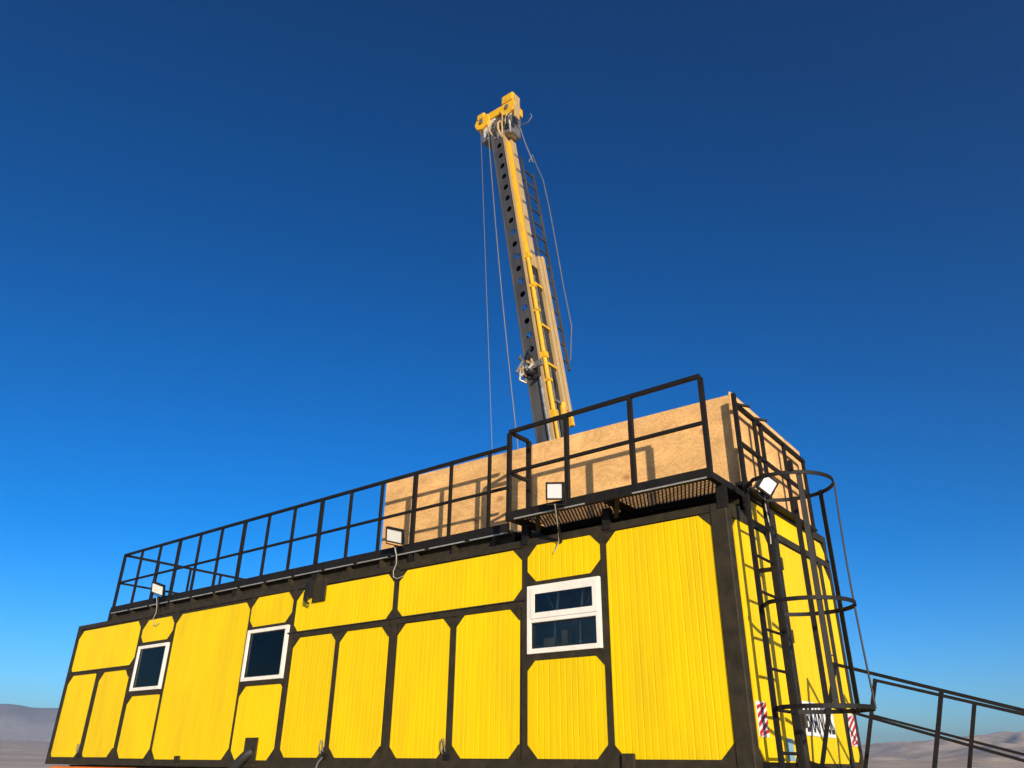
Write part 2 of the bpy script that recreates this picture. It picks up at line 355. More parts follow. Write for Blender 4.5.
for i, (x0, x1, z0, z1, ch) in enumerate(front):
    smooth_zone = x1 < -10.5
    build(panel_mesh(x0, x1, z0, z1, ch, FR, depth=.0008 if smooth_zone else .0019, seed=i), 'wall_panel', 'yellow_paint', cab)
# frame plates behind and between the panels: the gussets are the corners left between the octagons
ZI0, ZI1 = 1.66, 3.84
def fbox(name, x0, x1, z0, z1, proud=0.0, y1=.045):
    return build(MB().box((x0, FP-proud, z0), (x1, y1, z1)), name, 'frame_paint', cab)
fbox('bottom_rail', XL+.12, -3.045, ZB, 1.618, .004)
for (x0, x1, z0, z1) in ((XL+.12, -13.83, 1.618, 1.645), (-9.43, -3.045, 1.618, 1.655)): fbox('bottom_rail_lip', x0, x1, z0, z1, .001)
fbox('top_rail', XL+.12, -3.045, 3.852, ZT, .004)
fbox('corner_post', XL, XL+.12, ZB, ZT, .006)
build(MB().box((-3.045, FP-.012, ZB-.002), (XR, .1, ZT+.002)), 'corner_post', 'frame_paint', cab, bevel=.012)
# backing sheet of the frame in the panel field, just behind the panel faces
WIN = [(-13.725, -12.775, 2.645, 3.37), (-10.545, -9.58, 2.645, 3.365), (-5.295, -4.35, 2.668, 3.39)]
bx_ = XL+.1
for (a, b_, z0, z1) in WIN:
    build(MB().box((bx_, .012, ZB+.02), (a+.01, .045, ZT-.02)), 'frame_backing', 'frame_paint', cab)
    build(MB().box((a+.01, .012, ZB+.02), (b_-.01, .045, z0+.01)), 'frame_backing', 'frame_paint', cab)
    build(MB().box((a+.01, .012, z1-.01), (b_-.01, .045, ZT-.02)), 'frame_backing', 'frame_paint', cab)
    bx_ = b_-.01
build(MB().box((bx_, .012, ZB+.02), (-3.0, .045, ZT-.02)), 'frame_backing', 'frame_paint', cab)
# things seen dimly through the panes
for (x, z0, z1) in ((-5.05, 2.5, 3.4), (-4.72, 2.6, 3.4), (-13.3, 2.5, 2.95), (-10.2, 2.4, 2.72)):
    build(MB().tube([(x, .16, z0), (x+.02, .14, (z0+z1)/2), (x+.06, .17, z1)], .02, 8), 'inside_pipe', 'galvanised', cab, smooth=True)
for (x0_, x1_, z) in ((-5.2, -4.5, 2.72), (-10.4, -9.8, 2.74)): build(MB().box((x0_, .10, z), (x1_, .34, z+.03)), 'inside_shelf', 'batten_wood', cab)
build(MB().box((-5.17, .12, 2.751), (-5.02, .26, 2.84)).box((-4.95, .14, 2.751), (-4.87, .22, 2.91)), 'inside_box', 'mast_tan', cab)
build(MB().tube([(-5.16, .12, 3.36), (-5.0, .11, 3.1), (-4.8, .12, 2.98), (-4.62, .13, 3.12), (-4.5, .12, 3.36)], .008, 7), 'inside_cable', 'galvanised', cab, smooth=True)
build(MB().prism([(-13.62, 2.60), (-12.95, 2.60), (-13.0, 2.78), (-13.2, 2.93), (-13.32, 2.91), (-13.58, 2.80)], lambda p: (p[0], .12, p[1]), lambda p: (p[0]+.03, .4, p[1])), 'reflection_lump', 'plywood_b', cab)  # added lump standing in for the pale reflection in the leftmost pane
build(MB().box((-10.2, .12, 2.771), (-9.95, .3, 2.80)), 'inside_box', 'galvanised', cab)
studs = [(-13.83, -13.755, 1.618, 3.852), (-12.735, -12.675, 1.618, 3.852), (-10.60, -10.575, 1.618, 3.852), (-9.555, -9.48, 1.618, 3.852),
         (-7.47, -7.385, 1.655, 3.852), (-5.38, -5.31, 1.655, 3.852), (-4.328, -4.26, 1.655, 3.852),
         (-15.075, -14.935, 1.645, 3.01), (-8.525, -8.445, 1.655, 3.165), (-6.45, -6.36, 1.655, 3.165)]
for (x0, x1, z0, z1) in studs: fbox('stud', x0, x1, z0, z1, 0)
rails = [(-16.12, -13.83, 3.012, 3.078), (-9.475, -7.475, 3.17, 3.247), (-7.38, -5.385, 3.175, 3.252),
         (-13.755, -12.735, 3.372, 3.428), (-13.755, -12.735, 2.568, 2.642), (-10.575, -9.56, 3.368, 3.408), (-10.575, -9.56, 2.578, 2.642),
         (-5.31, -4.33, 3.392, 3.437), (-5.31, -4.33, 2.603, 2.665)]
for (x0, x1, z0, z1) in rails: fbox('mid_rail', x0, x1, z0, z1, .003)
# triangular gussets at the chamfered corners
for i, (x0, x1, z0, z1, ch) in enumerate(front):
    for (cx, cz, sx, sz, c) in ((x0, z0, 1, 1, ch[0]), (x1, z0, -1, 1, ch[1]), (x1, z1, -1, -1, ch[2]), (x0, z1, 1, -1, ch[3])):
        if c < .07: continue
        poly = [(cx-.004*sx, cz-.004*sz), (cx+sx*(c-.004), cz-.004*sz), (cx-.004*sx, cz+sz*(c-.004))]
        build(MB().prism(poly, lambda p: (p[0], FP-.0015, p[1]), lambda p: (p[0], .03, p[1])), 'gusset', 'frame_paint', cab)
# black strips drawing the shadowed hinge gaps of the fold-up shutters
for (x0, x1, z) in ((-16.1, -13.8, 3.072), (-9.6, -7.45, 3.245), (-7.4, -5.33, 3.25)):
    build(MB().tube([(x0, FP-.012, z), (x1, FP-.012, z)], .009, 8), 'hinge_gap_strip', 'sign_black', cab)
# latches at the feet of the double shutters
for x in (-15.0, -8.485, -6.405):
    lt = build(MB().box((x-.035, FP-.03, 1.64), (x+.035, FP-.0005, 1.70)), 'latch', 'rail_paint', cab)
    build(MB().tube([(x-.06, FP-.03, 1.70), (x-.075, FP-.045, 1.78), (x-.06, FP-.05, 1.85), (x-.03, FP-.045, 1.85), (x-.02, FP-.03, 1.72)], .007, 7), 'latch_handle', 'wire_steel', lt, smooth=True)
build(MB().tube([(-8.50, FP-.03, 1.66), (-8.56, -.05, 1.60), (-8.62, -.05, 1.45), (-8.60, -.04, 1.36)], .012, 8), 'hanging_cable', 'wire_steel', cab, smooth=True)
# small dark boxes and the duct
build(MB().box((-4.165, -.05, 1.57), (-4.03, -.0105, 1.705)), 'cable_box', 'frame_paint', cab, bevel=.01)
build(MB().box((-11.93, -.04, 1.60), (-11.80, -.0105, 1.67)), 'cable_box', 'frame_paint', cab, bevel=.008)
du = build(MB().box((-10.20, -.03, 1.60), (-9.93, -.004, 1.90)), 'duct_plate', 'frame_paint', cab)
build(MB().tube([(-10.03, -.02, 1.72), (-10.05, -.06, 1.70), (-10.11, -.09, 1.64), (-10.22, -.10, 1.56), (-10.30, -.10, 1.48), (-10.33, -.09, 1.38)], .062, 14), 'exhaust_duct', 'black_rubber', du, smooth=True)
bk = build(MB().box((-9.10, -.035, 3.62), (-8.83, -.006, 3.925)), 'bracket_plate', 'frame_paint', cab, bevel=.006)
build(MB().box((-9.20, -.10, 3.70), (-9.105, -.008, 3.90)).box((-9.17, -.13, 3.64), (-9.12, -.10, 3.76)), 'socket_box', 'black_plastic', bk)
build(MB().tube([(-9.15, -.08, 3.70), (-9.16, -.09, 3.63), (-9.11, -.07, 3.60)], .018, 8), 'cable_gland', 'black_rubber', bk, smooth=True)
# left, rear walls
build(MB().box((XL-.001, .1, ZB), (XL+.028, WY-.1, ZT)), 'rear_end_wall', 'frame_paint', cab)
build(MB().box((XL+.1, WY-.04, ZB+.1), (XR-.1, WY, ZT-.1)), 'back_wall', 'yellow_paint', cab)
build(MB().box((XL, WY-.1, ZB), (XL+.1, WY+.004, ZT)), 'corner_post', 'frame_paint', cab)
build(MB().box((XL+.1, WY-.06, ZB), (XR-.1, WY+.004, ZB+.1)), 'bottom_rail', 'frame_paint', cab)
build(MB().box((XL+.1, WY-.06, ZT-.1), (XR-.1, WY+.004, ZT)), 'top_rail', 'frame_paint', cab)

# windows
def window(x0, x1, z0, z1, kind):
    f = .052; o = MB(); y0, y1 = -.03, .03
    wn = MB().box((x0, y0, z0), (x0+f, y1, z1)).box((x1-f, y0, z0), (x1, y1, z1)).box((x0+f, y0, z0), (x1-f, y1, z0+f)).box((x0+f, y0, z1-f), (x1-f, y1, z1))
    wn = build(wn, 'window', 'white_upvc', cab, bevel=.005)
    if kind == 'single':
        build(MB().box((x0+f, .004, z0+f), (x1-f, .012, z1-f)), 'pane', 'window_glass', wn)
        gs = MB(); a = .012
        gs.box((x0+f, -.006, z0+f), (x0+f+a, .004, z1-f)).box((x1-f-a, -.006, z0+f), (x1-f, .004, z1-f)).box((x0+f+a, -.006, z0+f), (x1-f-a, .004, z0+f+a)).box((x0+f+a, -.006, z1-f-a), (x1-f-a, .004, z1-f))
        build(gs, 'gasket', 'rubber_gasket', wn)
    else:
        zm = 2.99
        build(MB().box((x0+f, y0+.002, zm), (x1-f, y1, zm+.062)), 'transom', 'white_upvc', wn, bevel=.005)
        a0, a1, b0, b1 = x0+f, x1-f+.030, zm+.040, z1-f+.016; q = .062
        sa = MB().box((a0, -.038, b0), (a0+q, -.031, b1)).box((a1-q, -.038, b0), (a1, -.031, b1)).box((a0+q, -.038, b0), (a1-q, -.031, b0+q)).box((a0+q, -.038, b1-q), (a1-q, -.031, b1))
        build(sa, 'sash', 'white_upvc', wn, bevel=.005)
        build(MB().box((a0+q-.02, -.0335, b0+q-.02), (a1-q+.02, -.026, b1-q+.02)), 'pane', 'window_glass', wn)
        build(MB().box((x0+f, .004, z0+f), (x1-f, .012, zm)), 'pane', 'window_glass', wn)
        gs = MB()
        for (u0, u1, v0, v1, yy) in ((x0+f, x1-f, z0+f, zm, -.008),):
            gs.box((u0, yy, v0), (u0+.01, .004, v1)).box((u1-.01, yy, v0), (u1, .004, v1)).box((u0+.01, yy, v0), (u1-.01, .004, v0+.01)).box((u0+.01, yy, v1-.01), (u1-.01, .004, v1))
        build(gs, 'gasket', 'rubber_gasket', wn)
window(-13.725, -12.775, 2.645, 3.37, 'single')
window(-10.545, -9.58, 2.645, 3.365, 'single')
window(-5.295, -4.35, 2.668, 3.39, 'double')

# end wall (x = XR), facing the stairs; the raised roof curb above it carries the plywood
EN = lambda u, d, z: (XR-d, u, z)
ZC = 4.22
end = [(.115, 1.03, 1.64, 3.80, (.11, .12, .14, .09)), (2.70, 2.94, 1.66, 3.82, (.06, .06, .16, .06)),
       (.50, 1.03, 3.90, 4.10, (.03, .03, .04, .04)), (1.30, 2.02, 3.90, 4.12, (.02, .02, .02, .02)), (2.16, 2.42, 3.90, 4.12, (.02, .02, .02, .02)), (2.56, 2.90, 3.90, 4.10, (.02, .02, .10, .02))]
for i, (a, b, z0, z1, ch) in enumerate(end): build(panel_mesh(a, b, z0, z1, ch, EN, pitch=.11, depth=.0015, seed=40+i), 'wall_panel', 'yellow_paint', cab)
def ebox(name, y0, y1, z0, z1, proud=.008):
    return build(MB().box((XR-.05, y0, z0), (XR+proud, y1, z1)), name, 'frame_paint', cab)
build(MB().box((XR-.05, .1, ZB+.02), (XR-.012, WY-.06, ZT)), 'frame_backing', 'frame_paint', cab)
ebox('bottom_rail', .102, WY-.1, ZB, 1.638, .010); ebox('mid_rail', .47, WY-.1, 3.822, 3.898, .010)
ebox('corner_post', WY-.098, WY+.003, ZB, ZT, .008); ebox('stud', 1.032, 1.298, 1.638, 3.822); ebox('stud', 2.58, 2.698, 1.638, 3.822)
ebox('top_rail', .102, .47, 3.80, ZT+.001, .011)
dr = build(panel_mesh(1.30, 2.578, 1.64, 3.80, (.05, .05, .06, .06), EN, pitch=.16, depth=.0018, seed=60), 'door', 'yellow_paint', cab)
build(MB().tube([(XR+.004, 2.42, 2.58), (XR+.06, 2.42, 2.58), (XR+.06, 2.42, 2.74), (XR+.004, 2.42, 2.74)], .012, 8), 'door_handle', 'rail_paint', dr, smooth=True)
for z in (1.95, 2.75, 3.5): build(MB().tube([(XR+.012, 1.298, z), (XR+.012, 1.298, z+.13)], .014, 8), 'door_hinge', 'frame_paint', dr)
# roof curb
cu = build(MB().box((-8.42, .47, ZT+.001), (XR-.014, WY-.03, ZC-.06)), 'roof_curb', 'frame_paint', cab)
ebox('top_rail', .47, WY-.03, 4.125, ZC, .012)
ebox('stud', .47, .498, 3.898, 4.125); ebox('stud', 1.032, 1.298, 3.898, 4.125); ebox('stud', 2.022, 2.158, 3.898, 4.125); ebox('stud', 2.422, 2.558, 3.898, 4.125); ebox('stud', 2.902, WY-.03, 3.898, 4.125)
build(MB().box((-8.42, .47, ZC-.058), (XR-.052, WY-.03, ZC-.004)), 'curb_top', 'roof_steel', cab)

# ------------------------------------------------------------------ signs on the end wall
def stripe_sign(y0, y1, z0, z1, label):
    t = thing('warning_sign', (XR+.012, (y0+y1)/2, z0), label, 'sign', 'striped warning plates on the end wall')
    X0 = XR+.002; build(MB().box((X0, y0, z0), (X0+.008, y1, z1)), 'plate', 'sign_white', t)
    W = y1-y0; H = z1-z0; n = 4
    for k in range(-1, n):
        # red diagonal bands clipped to the plate
        s0 = k*H/n*1.0; bw = H/n*.5; sl = .11
        poly = [(y0, s0+z0), (y1, s0+z0+sl), (y1, s0+z0+sl+bw), (y0, s0+z0+bw)]
        poly = [(a, min(max(b, z0), z1)) for a, b in poly]
        if len({round(p[1], 4) for p in poly}) < 2 or abs(poly[0][1]-poly[3][1])+abs(poly[1][1]-poly[2][1]) < .02: continue
        pp = []
        for q in poly:
            if not pp or (Vector(q)-Vector(pp[-1])).length > 1e-4: pp.append(q)
        if (Vector(pp[0])-Vector(pp[-1])).length < 1e-4: pp.pop()
        if len(pp) >= 3: build(MB().prism(pp, lambda p: (X0+.008, p[0], p[1]), lambda p: (X0+.011, p[0], p[1])), 'red_stripe', 'sign_red', t)
stripe_sign(.075+.05, .34, 1.84, 2.13, 'red and white striped warning plate beside the front corner post')
stripe_sign(2.715, 2.93, 1.82, 2.15, 'red and white striped warning plate at the far edge beyond the door')
t = thing('name_board', (XR+.012, 1.75, 1.88), 'white board with bold black lettering low on the end door', 'sign')
build(MB().box((XR+.002, 1.31, 1.885), (XR+.010, 2.20, 2.20)), 'board', 'sign_white', t)
def text_mesh(txt, parent, wd, ht, org, mt):
    cu_ = bpy.data.curves.new('lettering', 'FONT'); cu_.body = txt; cu_.extrude = .0; cu_.offset = .022; cu_.size = 1
    o = bpy.data.objects.new('lettering', cu_); C.objects.link(o); dg = bpy.context.evaluated_depsgraph_get(); dg.update()
    me = bpy.data.meshes.new_from_object(o.evaluated_get(dg)); C.objects.unlink(o); bpy.data.objects.remove(o)
    xs = [v.co.x for v in me.vertices]; ys = [v.co.y for v in me.vertices]
    b = base_of(parent)
    for v in me.vertices:
        u = (v.co.x-min(xs))/(max(xs)-min(xs)) if False else (v.co.x-X0_(xs))/W_(xs); vv = (v.co.y-X0_(ys))/W_(ys)
        v.co = Vector((org[0], org[1]+u*wd, org[2]+vv*ht))-b if False else Vector((0, u, vv))
    for v in me.vertices: v.co = Vector((org[0], org[1]+v.co.y*wd, org[2]+v.co.z*ht))-b
    me.materials.clear(); me.materials.append(MATS[mt]); ob = bpy.data.objects.new('lettering', me); C.objects.link(ob); ob.parent = parent
def X0_(a): return a_min.setdefault(id(a), min(a))
def W_(a): return a_rng.setdefault(id(a), max(a)-min(a))
a_min, a_rng = {}, {}
text_mesh('BRANUSL', t, .82, .25, (XR+.0125, 1.345, 1.915), 'sign_black')
t = build(MB().box((XR+.002, .74, 1.655), (XR+.010, .90, 1.845)), 'notice_plate', 'sign_blue'); tag(t, 'small pale blue notice plate low behind the ladder foot', 'sign')

# ------------------------------------------------------------------ walkway with guard railing along the roof edge
YW = .08; RT = 5.19; RM = 4.655; DK = 4.15
wk = thing('guard_railing', (-10.4, YW, ZT), 'long black guard railing with toe board along the roof edge', 'railing')
x0, x1 = -15.22, -5.62
def rail(p, q, name='rail', w_=.034, par=None, h=None, mt='rail_paint'): return build(MB().bar(p, q, w_, h or w_), name, mt, par)
rail((x0, YW, RT), (x1, YW, RT), 'top_rail', .04, wk); rail((x0, YW, RM), (x1, YW, RM), 'mid_rail', .032, wk)
i = 0; xx = -15.2
while xx < x1:
    big = i % 3 == 0; s_ = .062 if big else .034
    build(MB().box((xx-s_/2, YW-.018, DK-.02 if not big else ZT+.003), (xx+s_/2, YW+.020, RT-.02)), 'post', 'rail_paint', wk); xx += .659; i += 1
build(MB().box((x0-.02, YW-.03, 4.085), (x1, YW-.019, 4.20)), 'toe_board', 'rail_paint', wk)
build(MB().box((x0-.02, YW-.018, 4.065), (x1, YW+.05, 4.084)), 'edge_channel', 'frame_paint', wk)
for k in range(14):       # pale strip segments standing in for the sunlit lower flange under the toe board
    a = x0+.05+k*.687; b_ = a+.60
    build(MB().box((a, YW-.040, 4.070), (min(b_, x1-.02), YW-.031, 4.086)), 'sunlit_flange', 'galvanised', wk)
build(MB().box((x0+.02, .14, ZT+.0008), (x1, .16, 4.119)), 'gap_filler', 'frame_paint', wk)  # dark sheet added to fill the gap under the deck, hiding the sky
build(MB().box((x0, YW+.052, 4.12), (x1, .47, 4.14)), 'walkway_deck', 'roof_steel', wk)
for k in range(15):
    a = x0+.1+k*.659; build(MB().box((a, YW-.015, ZT+.0005), (a+.05, .46, 4.063)), 'deck_bracket', 'frame_paint', wk)
# left return of the railing across the cabin
for zz, nm, s_ in ((RT, 'top_rail', .04), (RM, 'mid_rail', .032)): rail((x0, YW+.02, zz), (x0, 2.9, zz), nm, s_, wk)
for k in range(1, 5): rail((x0, YW+k*.705, ZT+.001), (x0, YW+k*.705, RT-.02), 'post', .036, wk)
rail((x0-.01, YW, ZT+.002), (x0-.01, YW, 4.15), 'post', .06, wk)
for zz, nm in ((RT, 'top_rail'), (RM, 'mid_rail')): rail((x0, 2.9, zz), (-8.5, 2.9, zz), nm, .034, wk)
for k in range(1, 6): rail((x0+k*1.3, 2.9, ZT+.001), (x0+k*1.3, 2.9, RT-.02), 'post', .036, wk)

# ------------------------------------------------------------------ service platform that overhangs the wall
YP = -.30; PX0, PX1 = -5.35, -2.87
pf = thing('service_platform', (-4.1, YP, ZT), 'overhanging steel platform with mesh floor and black guard rails', 'platform')
for zz, nm, s_ in ((RT-.005, 'top_rail', .042), (4.67, 'mid_rail', .034)):
    rail((PX0, YP, zz), (PX1, YP, zz), nm, s_, pf); rail((PX0, YP+.02, zz), (PX0, YW-.02, zz), nm, s_, pf)
for x in (PX0, -4.53, -3.70, PX1): rail((x, YP, 4.19), (x, YP, RT-.025), 'post', .046, pf)
rail((PX0, YW, 4.19), (PX0, YW, RT-.002), 'post', .05, pf)
build(MB().box((PX0-.03, YP-.025, 4.085), (PX1+.02, YP+.025, 4.19)), 'edge_beam', 'rail_paint', pf)
build(MB().box((PX0+.1, YP-.033, 4.085), (-4.3, YP-.026, 4.10)), 'sunlit_flange', 'galvanised', pf); build(MB().box((-3.72, YP-.033, 4.085), (-2.9, YP-.026, 4.10)), 'sunlit_flange', 'galvanised', pf)  # pale strips again stand in for a sunlit lower edge
for x in (PX0, -4.11, PX1-.03):
    build(MB().box((x-.03, YP+.026, 4.10), (x+.03, .46, 4.17)), 'joist', 'rail_paint', pf)
build(MB().box((PX0+.03, .38, 4.10), (PX1-.06, .44, 4.17)), 'rear_joist', 'rail_paint', pf)
for x in (PX0+.02, -4.23, PX1-.04):
    build(MB().box((x-.045, -.028, ZT-.06), (x+.045, .05, 4.099)), 'upright', 'rail_paint', pf)
for x in (-5.08, -4.05): build(MB().bar((x-.05, -.03, 3.98), (x+.12, YP+.03, 4.095), .05, .03), 'strut', 'rail_paint', pf)
gm = MB()          # expanded-metal floor: two crossing sets of thin strands
zg = 4.178; st = .044; ya, yb = YP+.03, .455; H_ = yb-ya
nx = int((PX1-PX0+H_)/st)
for k in range(nx):
    for sgn in (1, -1):
        xa = PX0-H_*.0+k*st - (H_*.5 if sgn > 0 else 0)
        p = [xa, ya]; q = [xa+sgn*H_*.5, yb]
        if sgn < 0: p[0] += H_*.0
        lo, hi = PX0+.03, PX1-.02
        if max(p[0], q[0]) < lo or min(p[0], q[0]) > hi: continue
        def cl(pt, other):
            if pt[0] < lo: t_ = (lo-pt[0])/(other[0]-pt[0]); return [lo, pt[1]+t_*(other[1]-pt[1])]
            if pt[0] > hi: t_ = (hi-pt[0])/(other[0]-pt[0]); return [hi, pt[1]+t_*(other[1]-pt[1])]
            return pt
        P_, Q_ = cl(p, q), cl(q, p)
        gm.bar((*P_, zg+(.003 if sgn > 0 else 0)), (*Q_, zg+(.003 if sgn > 0 else 0)), .015, .006)
gr = build(gm, 'mesh_floor', 'rusty_mesh', pf); gr['kind'] = 'stuff'

# ------------------------------------------------------------------ plywood enclosure
pw = thing('plywood_enclosure', (-5.6, 1.5, ZC), 'unpainted plywood enclosure standing on the cabin roof around the mast', 'enclosure')
YF = .49; PXL, PXR = -8.335, -2.885; PYB = 2.64
def top_z(x): return 5.27+(x-PXR)/(PXL-PXR)*.10
cuts = [PXL, -7.02, -5.60, -4.18, PXR]
for i in range(4):
    a, b_ = cuts[i]+.005, cuts[i+1]-.005; dz = (.0, .004, .012, .009)[i]
    poly = [(a, 4.215), (b_, 4.215), (b_, top_z(b_)+dz), (a, top_z(a)+dz)]
    build(MB().prism(poly, lambda p: (p[0], YF-(.0, .002, .004, .001)[i], p[1]), lambda p: (p[0], YF+.018, p[1])), 'front_sheet', ('plywood_a', 'plywood_b', 'plywood_c', 'plywood_a')[i], pw)
poly = [(YF+.019, 4.222), (PYB, 4.222), (PYB, 5.27), (YF+.019, 5.325)]
build(MB().prism(poly, lambda p: (PXR-.02, p[0], p[1]), lambda p: (PXR-.002, p[0], p[1])), 'end_sheet', 'plywood_b', pw)
build(MB().box((PXL, PYB-.018, 4.216), (PXR-.021, PYB, 5.14)), 'back_sheet', 'plywood_b', pw)
build(MB().box((PXL, YF+.019, 4.216), (PXL+.018, PYB-.02, 5.30)), 'left_sheet', 'plywood_a', pw)
for x in (-8.28, -7.0, -5.64, -4.2, -2.96): build(MB().box((x, YF+.019, 4.216), (x+.05, YF+.06, top_z(x)-.03)), 'batten', 'batten_wood', pw)

# ------------------------------------------------------------------ short railing over the end wall
XE = -2.80
er = thing('end_railing', (XE, 1.4, ZC), 'short black railing above the end wall beside the plywood', 'railing')
build(MB().bar((XE, .37, ZC-.03), (XE, .37, 5.22), .042, .042), 'post', 'rail_paint', er)
for y in (.88, 1.06, 1.76, 2.42): build(MB().bar((XE, y, ZC-.03), (XE, y, 5.07), .036), 'post', 'rail_paint', er)
rail((XE, .395, 5.10), (XE, 2.45, 5.06), 'top_rail', .042, er); rail((XE, .395, 4.655), (XE, 2.44, 4.62), 'mid_rail', .036, er)
for y in (.42, .90): build(MB().bar((XE, y, 5.115), (XE+.10, y+.12, 5.10), .024), 'hook', 'rail_paint', er)
build(MB().box((XR-.02, .34, 4.19), (XE+.04, .47, ZC)), 'base_angle', 'rail_paint', er)
build(MB().box((XR+.014, .475, 4.16), (XE+.03, 2.46, 4.19)), 'base_angle', 'rail_paint', er)
build(MB().bar((XE-.015, .43, 4.2), (XE-.015, .44, 4.66), .035, .02), 'gate_stile', 'frame_paint', er)

# ------------------------------------------------------------------ caged ladder on the end wall
LX = -2.70; LY0, LY1 = .12, .59
ld = thing('caged_ladder', (LX, .36, 1.5), 'black steel access ladder with round safety cage on the end wall', 'ladder')
build(MB().box((LX-.02, LY0-.022, 1.45), (LX+.02, LY0+.018, 4.18)), 'stile', 'rail_paint', ld)
build(MB().box((LX-.025, LY1-.02, 1.45), (LX+.025, LY1+.04, 4.25)), 'stile', 'rail_paint', ld)
z = 1.71
while z < 4.15:
    build(MB().tube([(LX, LY0+.018, z), (LX, LY1-.02, z)], .014, 8), 'rung', 'rail_paint', ld, smooth=True); z += .34
for z in (1.62, 3.36):
    for y in ((LY0, LY1+.01) if z < 2 else (LY1+.01,)): build(MB().box((XR+.009, y-.014, z-.02), (LX-.02, y+.014, z+.02)), 'standoff', 'rail_paint', ld)
HC = (-2.38, .36); HR = .43
for z in (4.08, 2.93, 2.06): build(MB().hoop((HC[0], HC[1], z), HR, .036, .012, 44, a0=-116, a1=136).bar((HC[0]+HR*math.cos(R(-116)), HC[1]+HR*math.sin(R(-116)), z), (LX+.01, LY0+.005, z), .012, .036), 'hoop', 'rail_paint', ld)
for a in (-55, 100, 60):
    ca, sa_ = math.cos(R(a)), math.sin(R(a)); p = Vector((HC[0]+(HR-.012)*ca, HC[1]+(HR-.012)*sa_, 0))
    tq = Vector((-sa_, ca, 0)); nr_ = Vector((ca, sa_, 0)); wd = .05
    poly = [(-wd/2, -.005), (wd/2, -.005), (wd/2, .005), (-wd/2, .005)]
    zt = 4.10; zb = 2.04
    build(MB().prism(poly, lambda q: tuple(p+tq*q[0]+nr_*q[1]+Vector((0, 0, zb))), lambda q: tuple(p+tq*q[0]+nr_*q[1]+Vector((0, 0, zt)))), 'cage_strap', 'rail_paint', ld)
build(MB().box((HC[0]+.17, HC[1]-.41, 4.09), (HC[0]+.21, HC[1]-.37, 4.19)), 'cage_lug', 'rail_paint', ld)
# slack line beside the cage
pts = [(HC[0]+HR*math.cos(R(18))+.008, HC[1]+HR*math.sin(R(18)), 4.08)]
for k in range(1, 9): t_ = k/8; pts.append((pts[0][0]-.002-.02*math.sin(t_*3.1), pts[0][1]+.01*t_, 4.08-2.02*t_))
t = build(MB().tube(pts, .009, 7), 'safety_line', 'black_rubber', smooth=True); tag(t, 'thin dark line hanging down the outer side of the ladder cage', 'rope')

# ------------------------------------------------------------------ stairs from the end door
sl = -.305
st_ = thing('gangway_stairs', (-1, 1.85, 0), 'black steel stairs with twin handrails running down from the end door', 'stairs')
def on(x, y, off, xs=-2.48, z0=2.52): return (x, y, z0+sl*(x-xs)+off)
nrm = Vector((-sl, 0, 1)).normalized()
for (y, xs, z0, sl, off) in ((1.3, -2.48, 2.525, -.31, .40), (2.42, -2.42, 2.462, -.288, .365)):
    xe = 2.05
    side = build(MB().bar((xs-.02, y, z0), (xe, y, z0+sl*(xe-xs)), .032), 'handrail', 'rail_paint', st_)
    p0 = Vector((xs, y, z0))-nrm*off
    q0 = Vector((xe, y, z0+sl*(xe-xs)))-nrm*off
    build(MB().bar(p0, q0, .026), 'mid_rail', 'rail_paint', st_)
    build(MB().bar(Vector((-2.84, y, z0+sl*(-2.84-xs)))-nrm*1.02, Vector((xe+.2, y, z0+sl*(xe+.2-xs)))-nrm*1.02, .05, .16), 'stringer', 'rail_paint', st_)
    for k in range(6):
        x = xs+.9*k
        if x > xe: break
        p = Vector((x, y, z0+sl*(x-xs))); build(MB().bar(p-nrm*.95, p-nrm*.016, .034), 'post', 'rail_paint', st_)
for k in range(16):
    x = -2.72+.3*k; z = 2.52+sl*(x+2.48)-1.03
    if z < .1: break
    build(MB().box((x, 1.328, z-.02), (x+.24, 2.392, z+.01)), 'tread', 'roof_steel', st_)
for y in (1.3, 2.42): build(MB().bar((-2.3, y, 0), (-2.3, y, 1.40), .05), 'leg', 'rail_paint', st_)

